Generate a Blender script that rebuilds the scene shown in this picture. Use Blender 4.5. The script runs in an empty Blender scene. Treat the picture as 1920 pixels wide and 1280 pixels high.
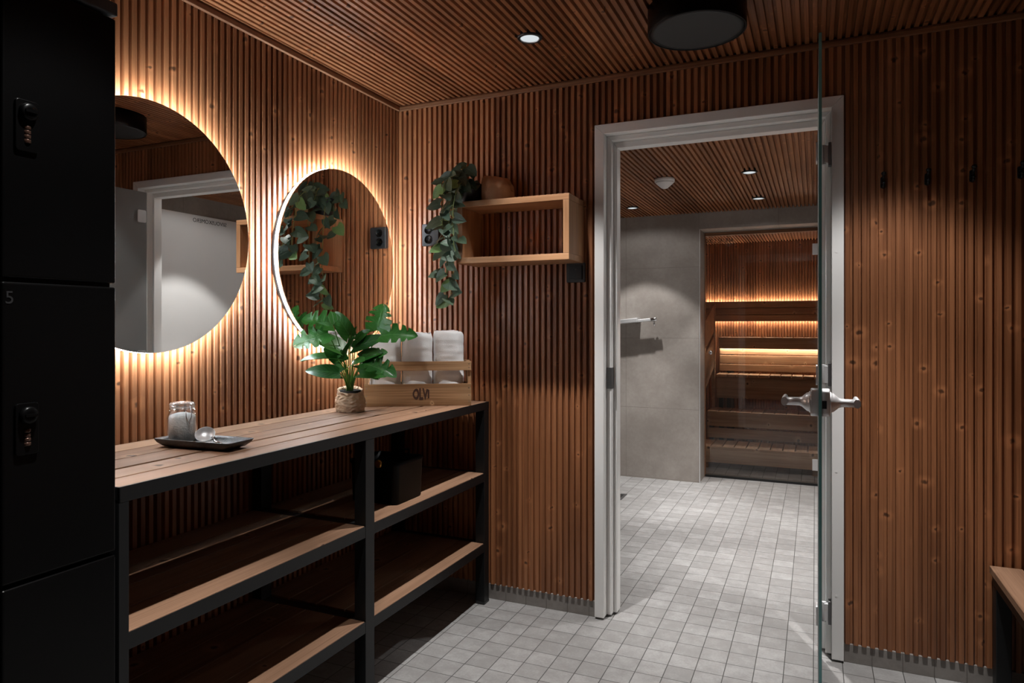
import bpy, bmesh, math, random
from mathutils import Vector, Matrix, noise

S = bpy.context.scene
COL = S.collection
PI = math.pi
V = Vector

# ------------------------------------------------------------------ camera, world, exposure
YAW = math.radians(23.884)
cam_data = bpy.data.cameras.new('camera')
cam_data.sensor_width = 36.0
cam_data.lens = 1285.0 / 1920.0 * 36.0
cam_data.shift_y = -30.0 / 1920.0
cam_data.clip_start = 0.05
cam = bpy.data.objects.new('camera', cam_data)
cam.location = (1.885, 0.0, 1.272)
cam.rotation_euler = (PI / 2, 0, YAW)
COL.objects.link(cam)
S.camera = cam

world = bpy.data.worlds.new('world')
world.use_nodes = True
world.node_tree.nodes['Background'].inputs[0].default_value = (0.0, 0.0, 0.0, 1)
S.world = world

S.view_settings.view_transform = 'Standard'
S.view_settings.look = 'None'
S.view_settings.gamma = 1.0
S.view_settings.use_curve_mapping = False
S.view_settings.exposure = 0.0

SPOT_W = 80.0         # main room downlights
WET_W = 84.0          # wash room downlights
RIM_E = 92.0          # backlit mirror rims
LED_E = 50.0          # sauna light strips
COOL = (1.0, 0.985, 0.965)

# ------------------------------------------------------------------ node helpers
class NT:
    def __init__(self, name):
        self.m = bpy.data.materials.new(name)
        self.m.use_nodes = True
        self.t = self.m.node_tree
        self.t.nodes.clear()
        self.out = self.t.nodes.new('ShaderNodeOutputMaterial')
    def n(self, typ, **kw):
        nd = self.t.nodes.new(typ)
        for k, v in kw.items():
            setattr(nd, k, v)
        return nd
    def put(self, sock, val):
        if isinstance(val, bpy.types.NodeSocket):
            self.t.links.new(val, sock)
        elif val is not None:
            sock.default_value = val
    def math(self, op, a, b=None, c=None, clamp=False):
        nd = self.n('ShaderNodeMath', operation=op, use_clamp=clamp)
        for i, x in enumerate((a, b, c)):
            if x is not None:
                self.put(nd.inputs[i], x)
        return nd.outputs[0]
    def mix(self, f, a, b, blend='MIX'):
        nd = self.n('ShaderNodeMix', data_type='RGBA', blend_type=blend)
        self.put(nd.inputs['Factor'], f)
        self.put(nd.inputs[6], a if isinstance(a, bpy.types.NodeSocket) else (*a, 1))
        self.put(nd.inputs[7], b if isinstance(b, bpy.types.NodeSocket) else (*b, 1))
        return nd.outputs[2]
    def mr(self, v, a, b, c=0.0, d=1.0, smooth=True):
        nd = self.n('ShaderNodeMapRange', interpolation_type='SMOOTHSTEP' if smooth else 'LINEAR')
        for i, x in enumerate((v, a, b, c, d)):
            self.put(nd.inputs[i], x)
        return nd.outputs[0]
    def noise(self, vec, scale=1.0, detail=2.0, rough=0.5):
        nd = self.n('ShaderNodeTexNoise')
        if vec is not None:
            self.put(nd.inputs['Vector'], vec)
        nd.inputs['Scale'].default_value = scale
        nd.inputs['Detail'].default_value = detail
        nd.inputs['Roughness'].default_value = rough
        return nd.outputs[0]
    def comb(self, x, y, z):
        nd = self.n('ShaderNodeCombineXYZ')
        for i, v in enumerate((x, y, z)):
            self.put(nd.inputs[i], v)
        return nd.outputs[0]
    def obj(self):
        c = self.n('ShaderNodeTexCoord')
        s = self.n('ShaderNodeSeparateXYZ')
        self.t.links.new(c.outputs['Object'], s.inputs[0])
        return c.outputs['Object'], s.outputs[0], s.outputs[1], s.outputs[2]
    def bsdf(self, color, rough=0.5, metal=0.0, bump=None, bump_d=0.001, bump_s=0.5, **kw):
        b = self.n('ShaderNodeBsdfPrincipled')
        self.put(b.inputs['Base Color'], color if isinstance(color, bpy.types.NodeSocket) else (*color, 1))
        self.put(b.inputs['Roughness'], rough)
        self.put(b.inputs['Metallic'], metal)
        for k, v in kw.items():
            self.put(b.inputs[k.replace('_', ' ')], v)
        if bump is not None:
            bn = self.n('ShaderNodeBump')
            bn.inputs['Strength'].default_value = bump_s
            bn.inputs['Distance'].default_value = bump_d
            self.put(bn.inputs['Height'], bump)
            self.t.links.new(bn.outputs[0], b.inputs['Normal'])
        return b.outputs[0]
    def done(self, shader):
        self.t.links.new(shader, self.out.inputs[0])
        return self.m

def wood(name, dark, light, grain='z', across='x', board=0.112, knots=0.5, rough=0.5, kscale=9.0, spec=0.35, vary=0.35, island=False):
    """softwood: streaks along the grain axis, a tone per board, scattered knots with pale halos"""
    k = NT(name)
    P, x, y, z = k.obj()
    ax = {'x': x, 'y': y, 'z': z}
    oi = k.n('ShaderNodeObjectInfo')
    off = k.math('MULTIPLY', oi.outputs['Random'], 7.3)
    bi = k.math('FLOOR', k.math('DIVIDE', k.math('ADD', ax[across], 10.0), board))
    wn = k.n('ShaderNodeTexWhiteNoise', noise_dimensions='2D')
    k.put(wn.inputs['Vector'], k.comb(bi, off, 0.0))
    rnd = k.n('ShaderNodeNewGeometry').outputs['Random Per Island'] if island else wn.outputs[0]
    shift = k.math('MULTIPLY_ADD', rnd, 5.0, off)
    def scaled(sg, sa):
        c = []
        for a in 'xyz':
            v = k.math('MULTIPLY', ax[a], sg if a == grain else sa)
            if a == grain:
                v = k.math('ADD', v, k.math('MULTIPLY', shift, sg))
            c.append(v)
        return k.comb(*c)
    streak = k.noise(scaled(1.3, 38.0), 1.0, 4.0, 0.62)
    fine = k.noise(scaled(3.0, 260.0), 1.0, 3.0, 0.65)
    cloud = k.noise(scaled(1.5, 9.0), 1.0, 2.0, 0.5)
    tone = k.math('MULTIPLY_ADD', streak, 0.75, k.math('MULTIPLY_ADD', fine, 0.75, k.math('MULTIPLY', cloud, 0.5)))
    tone = k.math('ADD', tone, k.math('MULTIPLY', k.math('SUBTRACT', rnd, 0.5), vary))
    f = k.mr(tone, 0.62, 1.40)
    col = k.mix(f, dark, light)
    if knots > 0:
        vo = k.n('ShaderNodeTexVoronoi', feature='F1', voronoi_dimensions='2D')
        wob = k.noise(P, 55.0, 1.0)
        wv = k.math('MULTIPLY', k.math('SUBTRACT', wob, 0.5), 0.10)
        ku = k.math('MULTIPLY_ADD', ax[across], kscale * 0.85, wv)
        kw = k.math('MULTIPLY_ADD', k.math('ADD', ax[grain], shift), kscale, wv)
        k.put(vo.inputs['Vector'], k.comb(ku, kw, 0.0))
        vo.inputs['Scale'].default_value = 1.0
        sep = k.n('ShaderNodeSeparateColor')
        k.put(sep.inputs[0], vo.outputs['Color'])
        pick = k.math('LESS_THAN', sep.outputs[0], knots)
        r = k.math('MULTIPLY_ADD', sep.outputs[1], 0.085, 0.035)
        d = vo.outputs['Distance']
        core = k.math('MULTIPLY', k.math('SUBTRACT', 1.0, k.mr(d, k.math('MULTIPLY', r, 0.35), r)), pick)
        halo = k.math('MULTIPLY', k.math('SUBTRACT', 1.0, k.mr(d, k.math('MULTIPLY', r, 0.7), k.math('MULTIPLY', r, 2.8))), pick)
        lighter = tuple(min(1, c * 1.35) for c in light)
        col = k.mix(k.math('MULTIPLY', halo, 0.5), col, lighter)
        col = k.mix(k.math('MULTIPLY', core, 0.9), col, tuple(c * 0.28 for c in dark))
    return k.done(k.bsdf(col, rough, bump=fine, bump_d=0.0006, bump_s=0.35, Specular_IOR_Level=spec))

def plain(name, col, rough=0.5, metal=0.0, var=0.06, scale=30.0, bump=0.0, **kw):
    k = NT(name)
    P, x, y, z = k.obj()
    n = k.noise(P, scale, 3.0)
    c = k.mix(n, tuple(v * (1 - var) for v in col), tuple(min(1, v * (1 + var)) for v in col))
    return k.done(k.bsdf(c, rough, metal, bump=n if bump else None, bump_d=bump or 0.001, **kw))

def emit(name, col, strength):
    k = NT(name)
    e = k.n('ShaderNodeEmission')
    e.inputs[0].default_value = (*col, 1)
    e.inputs[1].default_value = strength
    return k.done(e.outputs[0])

def tile_floor():
    k = NT('floor_tiles')
    P, x, y, z = k.obj()
    u = k.math('DIVIDE', k.math('SUBTRACT', x, 0.578 - 20), 0.1)
    v = k.math('DIVIDE', k.math('SUBTRACT', y, 2.785 - 20), 0.1)
    def edge(t):
        f = k.math('FRACT', t)
        return k.math('MINIMUM', f, k.math('SUBTRACT', 1.0, f))
    e = k.math('MINIMUM', edge(u), edge(v))
    g = k.mr(e, 0.009, 0.019)
    wn = k.n('ShaderNodeTexWhiteNoise', noise_dimensions='2D')
    k.put(wn.inputs['Vector'], k.comb(k.math('FLOOR', u), k.math('FLOOR', v), 0.0))
    mott = k.noise(P, 16.0, 4.0, 0.65)
    spk = k.noise(P, 120.0, 2.0, 0.6)
    t = k.math('MULTIPLY_ADD', mott, 0.8, k.math('MULTIPLY_ADD', wn.outputs[0], 0.24, k.math('MULTIPLY', spk, 0.35)))
    c = k.mix(k.mr(t, 0.48, 1.08), (0.238, 0.229, 0.223), (0.365, 0.357, 0.351))
    c = k.mix(g, (0.05, 0.048, 0.046), c)
    h = k.math('ADD', g, k.math('MULTIPLY', spk, 0.15))
    return k.done(k.bsdf(c, 0.52, bump=h, bump_d=0.0012, bump_s=0.6, Specular_IOR_Level=0.35))

def tile_wall(name, ua, u0, uw, v0, vw, c0, c1, gw=0.0022):
    k = NT(name)
    P, x, y, z = k.obj()
    a = {'x': x, 'y': y}[ua]
    u = k.math('DIVIDE', k.math('SUBTRACT', a, u0 - 20 * uw), uw)
    v = k.math('DIVIDE', k.math('SUBTRACT', z, v0 - 20 * vw), vw)
    def edge(t, w):
        f = k.math('FRACT', t)
        return k.math('MULTIPLY', k.math('MINIMUM', f, k.math('SUBTRACT', 1.0, f)), w)
    e = k.math('MINIMUM', edge(u, uw), edge(v, vw))
    g = k.mr(e, gw * 0.4, gw)
    n1 = k.noise(P, 3.5, 5.0, 0.62)
    n2 = k.noise(P, 45.0, 3.0, 0.6)
    c = k.mix(k.mr(k.math('MULTIPLY_ADD', n2, 0.3, n1), 0.4, 0.95), c0, c1)
    c = k.mix(g, tuple(q * 0.84 for q in c0), c)
    return k.done(k.bsdf(c, 0.5, bump=g, bump_d=0.001, Specular_IOR_Level=0.35))

M = {}
M['wall_x'] = wood('rib_wood_back', (0.165, 0.056, 0.0195), (0.400, 0.160, 0.066), 'z', 'x', 0.112, 0.62, 0.42, spec=0.6)
M['wall_y'] = wood('rib_wood_side', (0.165, 0.056, 0.0195), (0.400, 0.160, 0.066), 'z', 'y', 0.112, 0.62, 0.42, spec=0.6)
M['ceil'] = wood('rib_wood_ceiling', (0.165, 0.056, 0.0195), (0.400, 0.160, 0.066), 'y', 'x', 0.112, 0.6, 0.48)
M['trim_x'] = wood('trim_wood_x', (0.14, 0.055, 0.025), (0.32, 0.15, 0.075), 'x', 'z', 0.5, 0.3, 0.5)
M['trim_y'] = wood('trim_wood_y', (0.14, 0.055, 0.025), (0.32, 0.15, 0.075), 'y', 'z', 0.5, 0.3, 0.5)
M['plank_y'] = wood('plank_wood', (0.130, 0.064, 0.034), (0.310, 0.178, 0.110), 'y', 'x', 0.0985, 0.5, 0.5, 7.0, island=True)
M['plank_x'] = wood('bench_wood_x', (0.22, 0.108, 0.052), (0.50, 0.31, 0.18), 'x', 'z', 0.11, 0.4, 0.55, 7.0, island=True)
M['slat_y'] = wood('bench_wood_y', (0.22, 0.108, 0.052), (0.50, 0.31, 0.18), 'y', 'x', 0.1, 0.3, 0.55, 7.0, island=True)
M['shelf_x'] = wood('shelf_wood_x', (0.24, 0.115, 0.052), (0.46, 0.25, 0.13), 'x', 'y', 0.4, 0.15, 0.45, 7.0)
M['shelf_z'] = wood('shelf_wood_z', (0.24, 0.115, 0.052), (0.46, 0.25, 0.13), 'z', 'y', 0.4, 0.15, 0.45, 7.0)
M['crate'] = wood('crate_wood', (0.185, 0.090, 0.037), (0.54, 0.33, 0.175), 'x', 'z', 0.1, 0.15, 0.6, 9.0)
M['crate_z'] = wood('crate_wood_end', (0.20, 0.098, 0.043), (0.40, 0.225, 0.115), 'z', 'x', 0.1, 0.1, 0.6, 9.0)
M['floor'] = tile_floor()
M['base'] = tile_wall('baseboard_tile', 'x', 0.578, 0.1, -0.3, 0.6, (0.19, 0.17, 0.155), (0.29, 0.265, 0.245))
M['base_y'] = tile_wall('baseboard_tile_side', 'y', 2.785, 0.1, -0.3, 0.6, (0.19, 0.17, 0.155), (0.29, 0.265, 0.245))
M['tile_x'] = tile_wall('wall_tile_far', 'x', 0.423, 0.6, 0.587, 0.58, (0.300, 0.265, 0.238), (0.410, 0.372, 0.340))
M['tile_y'] = tile_wall('wall_tile_side', 'y', 0.423, 0.6, 0.587, 0.58, (0.300, 0.265, 0.238), (0.410, 0.372, 0.340))
M['white'] = plain('white_paint', (0.85, 0.84, 0.825), 0.35, var=0.02, scale=8)
M['door_white'] = plain('white_laminate', (0.80, 0.79, 0.78), 0.4, var=0.02, scale=8)
M['steel_black'] = plain('black_powder_coat', (0.0065, 0.007, 0.0075), 0.42, var=0.12, scale=60, Specular_IOR_Level=0.35)
M['black_gloss'] = plain('black_lacquer', (0.0022, 0.0022, 0.0023), 0.30, var=0.08, scale=20, Specular_IOR_Level=0.13)
M['black_plastic'] = plain('black_plastic', (0.014, 0.014, 0.015), 0.35, var=0.1, scale=80)
M['black_matte'] = plain('black_matte', (0.006, 0.006, 0.006), 0.7, var=0.1)
M['lamp_disc'] = plain('smoked_diffuser', (0.006, 0.006, 0.0065), 0.5, var=0.05)
M['socket'] = plain('anthracite_plastic', (0.020, 0.020, 0.021), 0.4, var=0.05)
M['chrome'] = plain('chrome', (0.72, 0.72, 0.73), 0.13, 1.0, var=0.03)
M['satin'] = plain('satin_steel', (0.76, 0.76, 0.765), 0.40, 0.6, var=0.05, scale=200)
M['satin_dark'] = plain('dark_steel', (0.22, 0.22, 0.225), 0.4, 1.0, var=0.05)
M['brass'] = plain('brass', (0.55, 0.30, 0.08), 0.3, 1.0, var=0.06)
M['terry'] = plain('white_terry', (0.87, 0.87, 0.875), 0.9, var=0.05, scale=500, bump=0.003)
M['kraft'] = plain('kraft_paper', (0.50, 0.275, 0.145), 0.75, var=0.15, scale=60, bump=0.002)
M['kraft_pale'] = plain('crumpled_paper', (0.50, 0.345, 0.23), 0.8, var=0.15, scale=60, bump=0.002)
M['soil'] = plain('dark_soil', (0.012, 0.009, 0.007), 0.95, var=0.4, scale=200)
M['stem'] = plain('green_stem', (0.10, 0.27, 0.045), 0.5, var=0.25, scale=40)
M['vine_stem'] = plain('vine_stem', (0.17, 0.22, 0.07), 0.5, var=0.25, scale=40)
M['salt'] = plain('white_salt', (0.86, 0.855, 0.84), 0.85, var=0.22, scale=220, bump=0.004)
M['tray'] = plain('dark_stoneware', (0.016, 0.014, 0.013), 0.32, var=0.5, scale=140, bump=0.002)
M['ink'] = plain('black_lettering', (0.01, 0.01, 0.01), 0.5)
M['brand'] = plain('burnt_brand', (0.055, 0.022, 0.012), 0.7, var=0.3, scale=300)
M['number'] = plain('grey_lettering', (0.013, 0.013, 0.014), 0.5)
M['wheel'] = plain('number_wheel', (0.10, 0.055, 0.04), 0.25, var=0.3, scale=900, metal=0.6)
M['sauna_floor'] = plain('dark_threshold', (0.01, 0.01, 0.01), 0.4)
M['plastic_white'] = plain('white_plastic', (0.86, 0.83, 0.82), 0.45, var=0.02)
M['rim'] = emit('mirror_rim_light', (0.80, 0.925, 1.0), RIM_E)
M['led'] = emit('warm_light_strip', (1.0, 0.90, 0.75), LED_E)
M['lens'] = emit('downlight_lens', (0.90, 0.97, 1.0), 0.75)

def leafmat(name, a, b, c, vein, rough=0.42):
    k = NT(name)
    P, x, y, z = k.obj()
    g = k.n('ShaderNodeNewGeometry')
    r = g.outputs['Random Per Island']
    col = k.mix(k.mr(r, 0.0, 0.8, smooth=False), a, b)
    col = k.mix(k.mr(r, 0.88, 0.96), col, c)
    n = k.noise(P, 55.0, 3.0)
    at = k.n('ShaderNodeUVMap')
    s = k.n('ShaderNodeSeparateXYZ')
    k.put(s.inputs[0], at.outputs[0])
    u = k.math('ABSOLUTE', k.math('SUBTRACT', s.outputs[0], 0.5))
    mid = k.math('SUBTRACT', 1.0, k.mr(u, 0.012, 0.035))
    rib = k.math('ABSOLUTE', k.math('SUBTRACT', k.math('FRACT', k.math('MULTIPLY', k.math('SUBTRACT', s.outputs[1], k.math('MULTIPLY', u, 0.7)), 7.0)), 0.5))
    side = k.math('MULTIPLY', k.math('SUBTRACT', 1.0, k.mr(rib, 0.03, 0.10)), 0.6)
    v = k.math('MAXIMUM', mid, side)
    col = k.mix(k.math('MULTIPLY', n, 0.35), col, tuple(q * 0.5 for q in a))
    col = k.mix(k.math('MULTIPLY', v, 0.26), col, vein)
    sh = k.bsdf(col, rough, bump=v, bump_d=0.0012, bump_s=0.5)
    tr = k.n('ShaderNodeBsdfTranslucent')
    k.put(tr.inputs[0], col)
    mx = k.n('ShaderNodeMixShader')
    mx.inputs[0].default_value = 0.16
    k.t.links.new(sh, mx.inputs[1])
    k.t.links.new(tr.outputs[0], mx.inputs[2])
    return k.done(mx.outputs[0])

M['monstera'] = leafmat('monstera_leaf', (0.011, 0.080, 0.014), (0.042, 0.205, 0.030), (0.11, 0.32, 0.06), (0.12, 0.32, 0.09), 0.35)
M['vine'] = leafmat('vine_leaf', (0.045, 0.088, 0.062), (0.115, 0.185, 0.115), (0.22, 0.40, 0.14), (0.16, 0.23, 0.16), 0.45)

def mk_mirror():
    k = NT('mirror_silver')
    return k.done(k.bsdf((0.88, 0.88, 0.87), 0.0, 1.0))
M['mirror'] = mk_mirror()

def mk_frost():
    k = NT('frosted_glass')
    d = k.n('ShaderNodeBsdfDiffuse'); d.inputs[0].default_value = (0.42, 0.43, 0.43, 1)
    t = k.n('ShaderNodeBsdfTranslucent'); t.inputs[0].default_value = (0.46, 0.48, 0.48, 1)
    g = k.n('ShaderNodeBsdfGlossy'); g.inputs['Roughness'].default_value = 0.25
    a = k.n('ShaderNodeMixShader'); a.inputs[0].default_value = 0.5
    b = k.n('ShaderNodeMixShader'); b.inputs[0].default_value = 0.06
    k.t.links.new(d.outputs[0], a.inputs[1]); k.t.links.new(t.outputs[0], a.inputs[2])
    k.t.links.new(a.outputs[0], b.inputs[1]); k.t.links.new(g.outputs[0], b.inputs[2])
    return k.done(b.outputs[0])
M['frost'] = mk_frost()
def mk_edge():
    k = NT('glass_edge')
    P, x, y, z = k.obj()
    n = k.noise(P, 5.0, 2.0)
    c = k.mix(n, (0.10, 0.34, 0.35), (0.24, 0.56, 0.57))
    return k.done(k.bsdf(c, 0.12, 0.0, Specular_IOR_Level=0.7))
M['glass_edge'] = mk_edge()
def mk_clear(name, tint, refl):
    k = NT(name)
    t = k.n('ShaderNodeBsdfTransparent'); t.inputs[0].default_value = (*tint, 1)
    g = k.n('ShaderNodeBsdfGlossy'); g.inputs['Roughness'].default_value = 0.02
    lw = k.n('ShaderNodeLayerWeight'); lw.inputs[0].default_value = 0.5
    f = k.math('MULTIPLY_ADD', k.math('POWER', lw.outputs['Facing'], 4.0), 0.9, 0.04)
    mx = k.n('ShaderNodeMixShader')
    k.put(mx.inputs[0], k.math('MULTIPLY', f, refl, clamp=True))
    k.t.links.new(t.outputs[0], mx.inputs[1]); k.t.links.new(g.outputs[0], mx.inputs[2])
    return k.done(mx.outputs[0])
M['sauna_glass'] = mk_clear('sauna_glass', (0.88, 0.87, 0.86), 1.0)
def mk_lid():
    k = NT('lid_glass')
    t = k.n('ShaderNodeBsdfTransparent'); t.inputs[0].default_value = (0.94, 0.96, 0.96, 1)
    d = k.n('ShaderNodeBsdfDiffuse'); d.inputs[0].default_value = (0.72, 0.74, 0.74, 1)
    g = k.n('ShaderNodeBsdfGlossy'); g.inputs['Roughness'].default_value = 0.03
    lw = k.n('ShaderNodeLayerWeight'); lw.inputs[0].default_value = 0.5
    a = k.n('ShaderNodeMixShader'); b_ = k.n('ShaderNodeMixShader')
    k.put(a.inputs[0], k.math('MULTIPLY_ADD', lw.outputs['Facing'], 0.30, 0.10))
    k.put(b_.inputs[0], k.math('MULTIPLY_ADD', k.math('POWER', lw.outputs['Facing'], 3.0), 0.7, 0.06))
    k.t.links.new(t.outputs[0], a.inputs[1]); k.t.links.new(d.outputs[0], a.inputs[2])
    k.t.links.new(a.outputs[0], b_.inputs[1]); k.t.links.new(g.outputs[0], b_.inputs[2])
    return k.done(b_.outputs[0])
M['lid_glass'] = mk_lid()
M['jar_glass'] = mk_clear('jar_glass', (0.975, 0.985, 0.985), 1.6)

# ------------------------------------------------------------------ mesh helpers
def link(name, me, mats, parent=None):
    o = bpy.data.objects.new(name, me)
    for m in (mats if isinstance(mats, (list, tuple)) else [mats]):
        me.materials.append(m)
    COL.objects.link(o)
    if parent is not None:
        o.parent = parent
    return o

class B:
    """collects shapes; build() links them as ONE mesh object"""
    def __init__(self):
        self.bm = bmesh.new()
        self.uv = self.bm.loops.layers.uv.new('UVMap')
    def face(self, pts, mi=0, uvs=None):
        vs = [self.bm.verts.new(p) for p in pts]
        f = self.bm.faces.new(vs)
        f.material_index = mi
        if uvs:
            for l, u in zip(f.loops, uvs):
                l[self.uv].uv = u
        return f
    def box(self, a, b, mat=None, mi=0):
        (x0, y0, z0), (x1, y1, z1) = a, b
        c = [V(p) for p in ((x0,y0,z0),(x1,y0,z0),(x1,y1,z0),(x0,y1,z0),(x0,y0,z1),(x1,y0,z1),(x1,y1,z1),(x0,y1,z1))]
        if mat is not None:
            c = [mat @ p for p in c]
        vs = [self.bm.verts.new(p) for p in c]
        for q in ((0,3,2,1),(4,5,6,7),(0,1,5,4),(1,2,6,5),(2,3,7,6),(3,0,4,7)):
            f = self.bm.faces.new([vs[i] for i in q])
            f.material_index = mi
        return self
    def ring_strip(self, rings, closed=True, cap0=False, cap1=False, mi=0, smooth=True):
        vr = [[self.bm.verts.new(p) for p in r] for r in rings]
        n = len(rings[0])
        for i in range(len(vr) - 1):
            for j in range(n if closed else n - 1):
                k = (j + 1) % n
                f = self.bm.faces.new((vr[i][j], vr[i][k], vr[i+1][k], vr[i+1][j]))
                f.smooth = smooth
                f.material_index = mi
        if cap0:
            f = self.bm.faces.new(list(reversed(vr[0]))); f.material_index = mi
        if cap1:
            f = self.bm.faces.new(vr[-1]); f.material_index = mi
        return self
    def lathe(self, prof, origin=(0,0,0), axis='z', seg=32, cap0=True, cap1=True, mi=0, mat=None):
        o = V(origin)
        rings = []
        for r, h in prof:
            ring = []
            for i in range(seg):
                t = 2 * PI * i / seg
                c, s = r * math.cos(t), r * math.sin(t)
                p = {'z': V((c, s, h)), 'x': V((h, c, s)), 'y': V((s, h, c))}[axis]
                p = (mat @ p if mat is not None else p) + o
                ring.append(p)
            rings.append(ring)
        return self.ring_strip(rings, True, cap0, cap1, mi)
    def tube(self, pts, r, seg=8, mi=0):
        pts = [V(p) for p in pts]
        rs = r if isinstance(r, (list, tuple)) else [r] * len(pts)
        rings = []
        up = None
        for i, p in enumerate(pts):
            d = (pts[min(i+1, len(pts)-1)] - pts[max(i-1, 0)]).normalized()
            if up is None:
                up = V((0,0,1)) if abs(d.z) < 0.9 else V((1,0,0))
            s = d.cross(up).normalized()
            up = s.cross(d).normalized()
            rings.append([p + (s * math.cos(2*PI*j/seg) + up * math.sin(2*PI*j/seg)) * rs[i] for j in range(seg)])
        return self.ring_strip(rings, True, True, True, mi)
    def prism(self, poly, h0, h1, axis='z', mi=0, mat=None):
        """polygon extruded; poly in the two axes left over, in order (x,y) (y,z) or (x,z)"""
        def p3(p, h):
            q = {'z': V((p[0], p[1], h)), 'x': V((h, p[0], p[1])), 'y': V((p[0], h, p[1]))}[axis]
            return mat @ q if mat is not None else q
        return self.ring_strip([[p3(p, h0) for p in poly], [p3(p, h1) for p in poly]], True, True, True, mi, False)
    def build(self, name, mats, parent=None, bevel=0.0, seg=2, smooth=False, recalc=True):
        if recalc:
            bmesh.ops.recalc_face_normals(self.bm, faces=self.bm.faces)
        me = bpy.data.meshes.new(name)
        self.bm.to_mesh(me)
        self.bm.free()
        o = link(name, me, mats, parent)
        if smooth:
            for p in me.polygons:
                p.use_smooth = True
        if bevel > 0:
            md = o.modifiers.new('bevel', 'BEVEL')
            md.width = bevel
            md.segments = seg
            md.limit_method = 'ANGLE'
            md.angle_limit = math.radians(40)
        return o

def rrect(w, h, r, n=5, cx=0.0, cy=0.0):
    pts = []
    for (sx, sy, a0) in ((1, 1, 0), (-1, 1, 90), (-1, -1, 180), (1, -1, 270)):
        for i in range(n + 1):
            a = math.radians(a0 + 90 * i / n)
            pts.append((cx + sx * (w/2 - r) + r * math.cos(a), cy + sy * (h/2 - r) + r * math.sin(a)))
    return pts

def thing(name, label, cat, loc=(0, 0, 0), rz=0.0, group=None):
    o = bpy.data.objects.new(name, None)
    o.empty_display_size = 0.05
    o.location = loc
    o.rotation_euler = (0, 0, rz)
    COL.objects.link(o)
    return tag(o, label, cat, group)

def tag(o, label, cat, group=None):
    o['label'] = label
    o['category'] = cat
    if group:
        o['group'] = group
    return o

def struct(o):
    o['kind'] = 'structure'
    return o

def text_mesh(body, size, extrude=0.0004, bold=False):
    cu = bpy.data.curves.new('lettering', 'FONT')
    cu.body = body
    cu.size = size
    cu.extrude = extrude
    if bold:
        cu.offset = size * bold
    tmp = bpy.data.objects.new('lettering', cu)
    COL.objects.link(tmp)
    bpy.context.view_layer.update()
    dg = bpy.context.evaluated_depsgraph_get()
    me = bpy.data.meshes.new_from_object(tmp.evaluated_get(dg))
    COL.objects.unlink(tmp)
    bpy.data.objects.remove(tmp)
    return me

def basis(xd, yd, o):
    xd, yd = V(xd).normalized(), V(yd).normalized()
    zd = xd.cross(yd)
    m = Matrix((xd, yd, zd)).transposed().to_4x4()
    m.translation = V(o)
    return m

# ------------------------------------------------------------------ room shell
D = 2.875        # back wall rib fronts
CEIL = 2.354
XR = 2.86        # right wall
YF = -1.35       # wall behind the camera
PITCH = 0.028
RD = 0.0155      # groove depth

def ribs(b, fn, u0, u1, w0, w1, back=0.012):
    """ribbed panel as one closed shell; fn(u, depth, w) -> point, depth 0 is the rib face, positive goes into the wall"""
    prof = []
    i0, i1 = math.floor(u0 / PITCH) - 1, math.ceil(u1 / PITCH) + 1
    for i in range(i0, i1):
        o = i * PITCH
        for du, dp in ((0.0, 0.0012), (0.0008, 0.0), (0.0149, 0.0), (0.0157, 0.0012), (0.0170, RD), (0.0267, RD)):
            u = o + du
            if u0 < u < u1:
                prof.append((u, dp))
    prof = [(u0, prof[0][1])] + prof + [(u1, prof[-1][1])]
    prof += [(u1, RD + back), (u0, RD + back)]
    b.ring_strip([[fn(u, d, w0) for u, d in prof], [fn(u, d, w1) for u, d in prof]], True, True, True, 0, False)

fb = B(); fb.box((-0.6, YF - 0.1, -0.1), (3.1, 8.0, 0.0)); struct(fb.build('floor', M['floor']))

b = B(); ribs(b, lambda u, d, w: V((-d, u, w)), YF, D + RD, 0.07, CEIL - 0.0002); struct(b.build('wall_left', M['wall_y']))
b = B(); b.box((-0.09, YF, 0.0), (-RD - 0.0125, D + 0.1, CEIL + 0.05)); struct(b.build('wall_left_backing', M['tile_y']))
b = B()
fnb = lambda u, d, w: V((u, D + d, w))
ribs(b, fnb, 0.0, 1.03, 0.07, CEIL - 0.0002)
ribs(b, fnb, 1.96, XR, 0.07, CEIL - 0.0002)
ribs(b, fnb, 1.03, 1.96, 2.115, CEIL - 0.0002)
struct(b.build('wall_back', M['wall_x']))
b = B()
y0, y1 = D + RD + 0.0125, D + 0.112
b.box((-0.6, y0, 0), (1.03, y1, CEIL + 0.05)); b.box((1.96, y0, 0), (3.1, y1, CEIL + 0.05)); b.box((1.03, y0, 2.12), (1.96, y1, CEIL + 0.05))
struct(b.build('wall_back_core', M['tile_x']))
b = B(); ribs(b, lambda u, d, w: V((XR + d, u, w)), YF, D + RD, 0.0, CEIL - 0.0002); struct(b.build('wall_right', M['wall_y']))
b = B(); ribs(b, lambda u, d, w: V((u, YF - d, w)), -0.02, XR + 0.02, 0.0, CEIL - 0.0002); struct(b.build('wall_front', M['wall_x']))
b = B(); ribs(b, lambda u, d, w: V((u, w, CEIL + d)), -0.02, XR + 0.02, YF - 0.02, D + 0.02); struct(b.build('ceiling', M['ceil']))

b = B()
b.box((0.0, D + 0.0065, 0.0), (1.006, D + RD + 0.012, 0.0695)); b.box((1.985, D + 0.0065, 0.0), (XR, D + RD + 0.012, 0.0695))
struct(b.build('baseboard_back', M['base'], bevel=0.0015))
b = B(); b.box((-RD - 0.012, YF, 0.0), (-0.0065, D, 0.0695)); struct(b.build('baseboard_left', M['base_y']))

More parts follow.
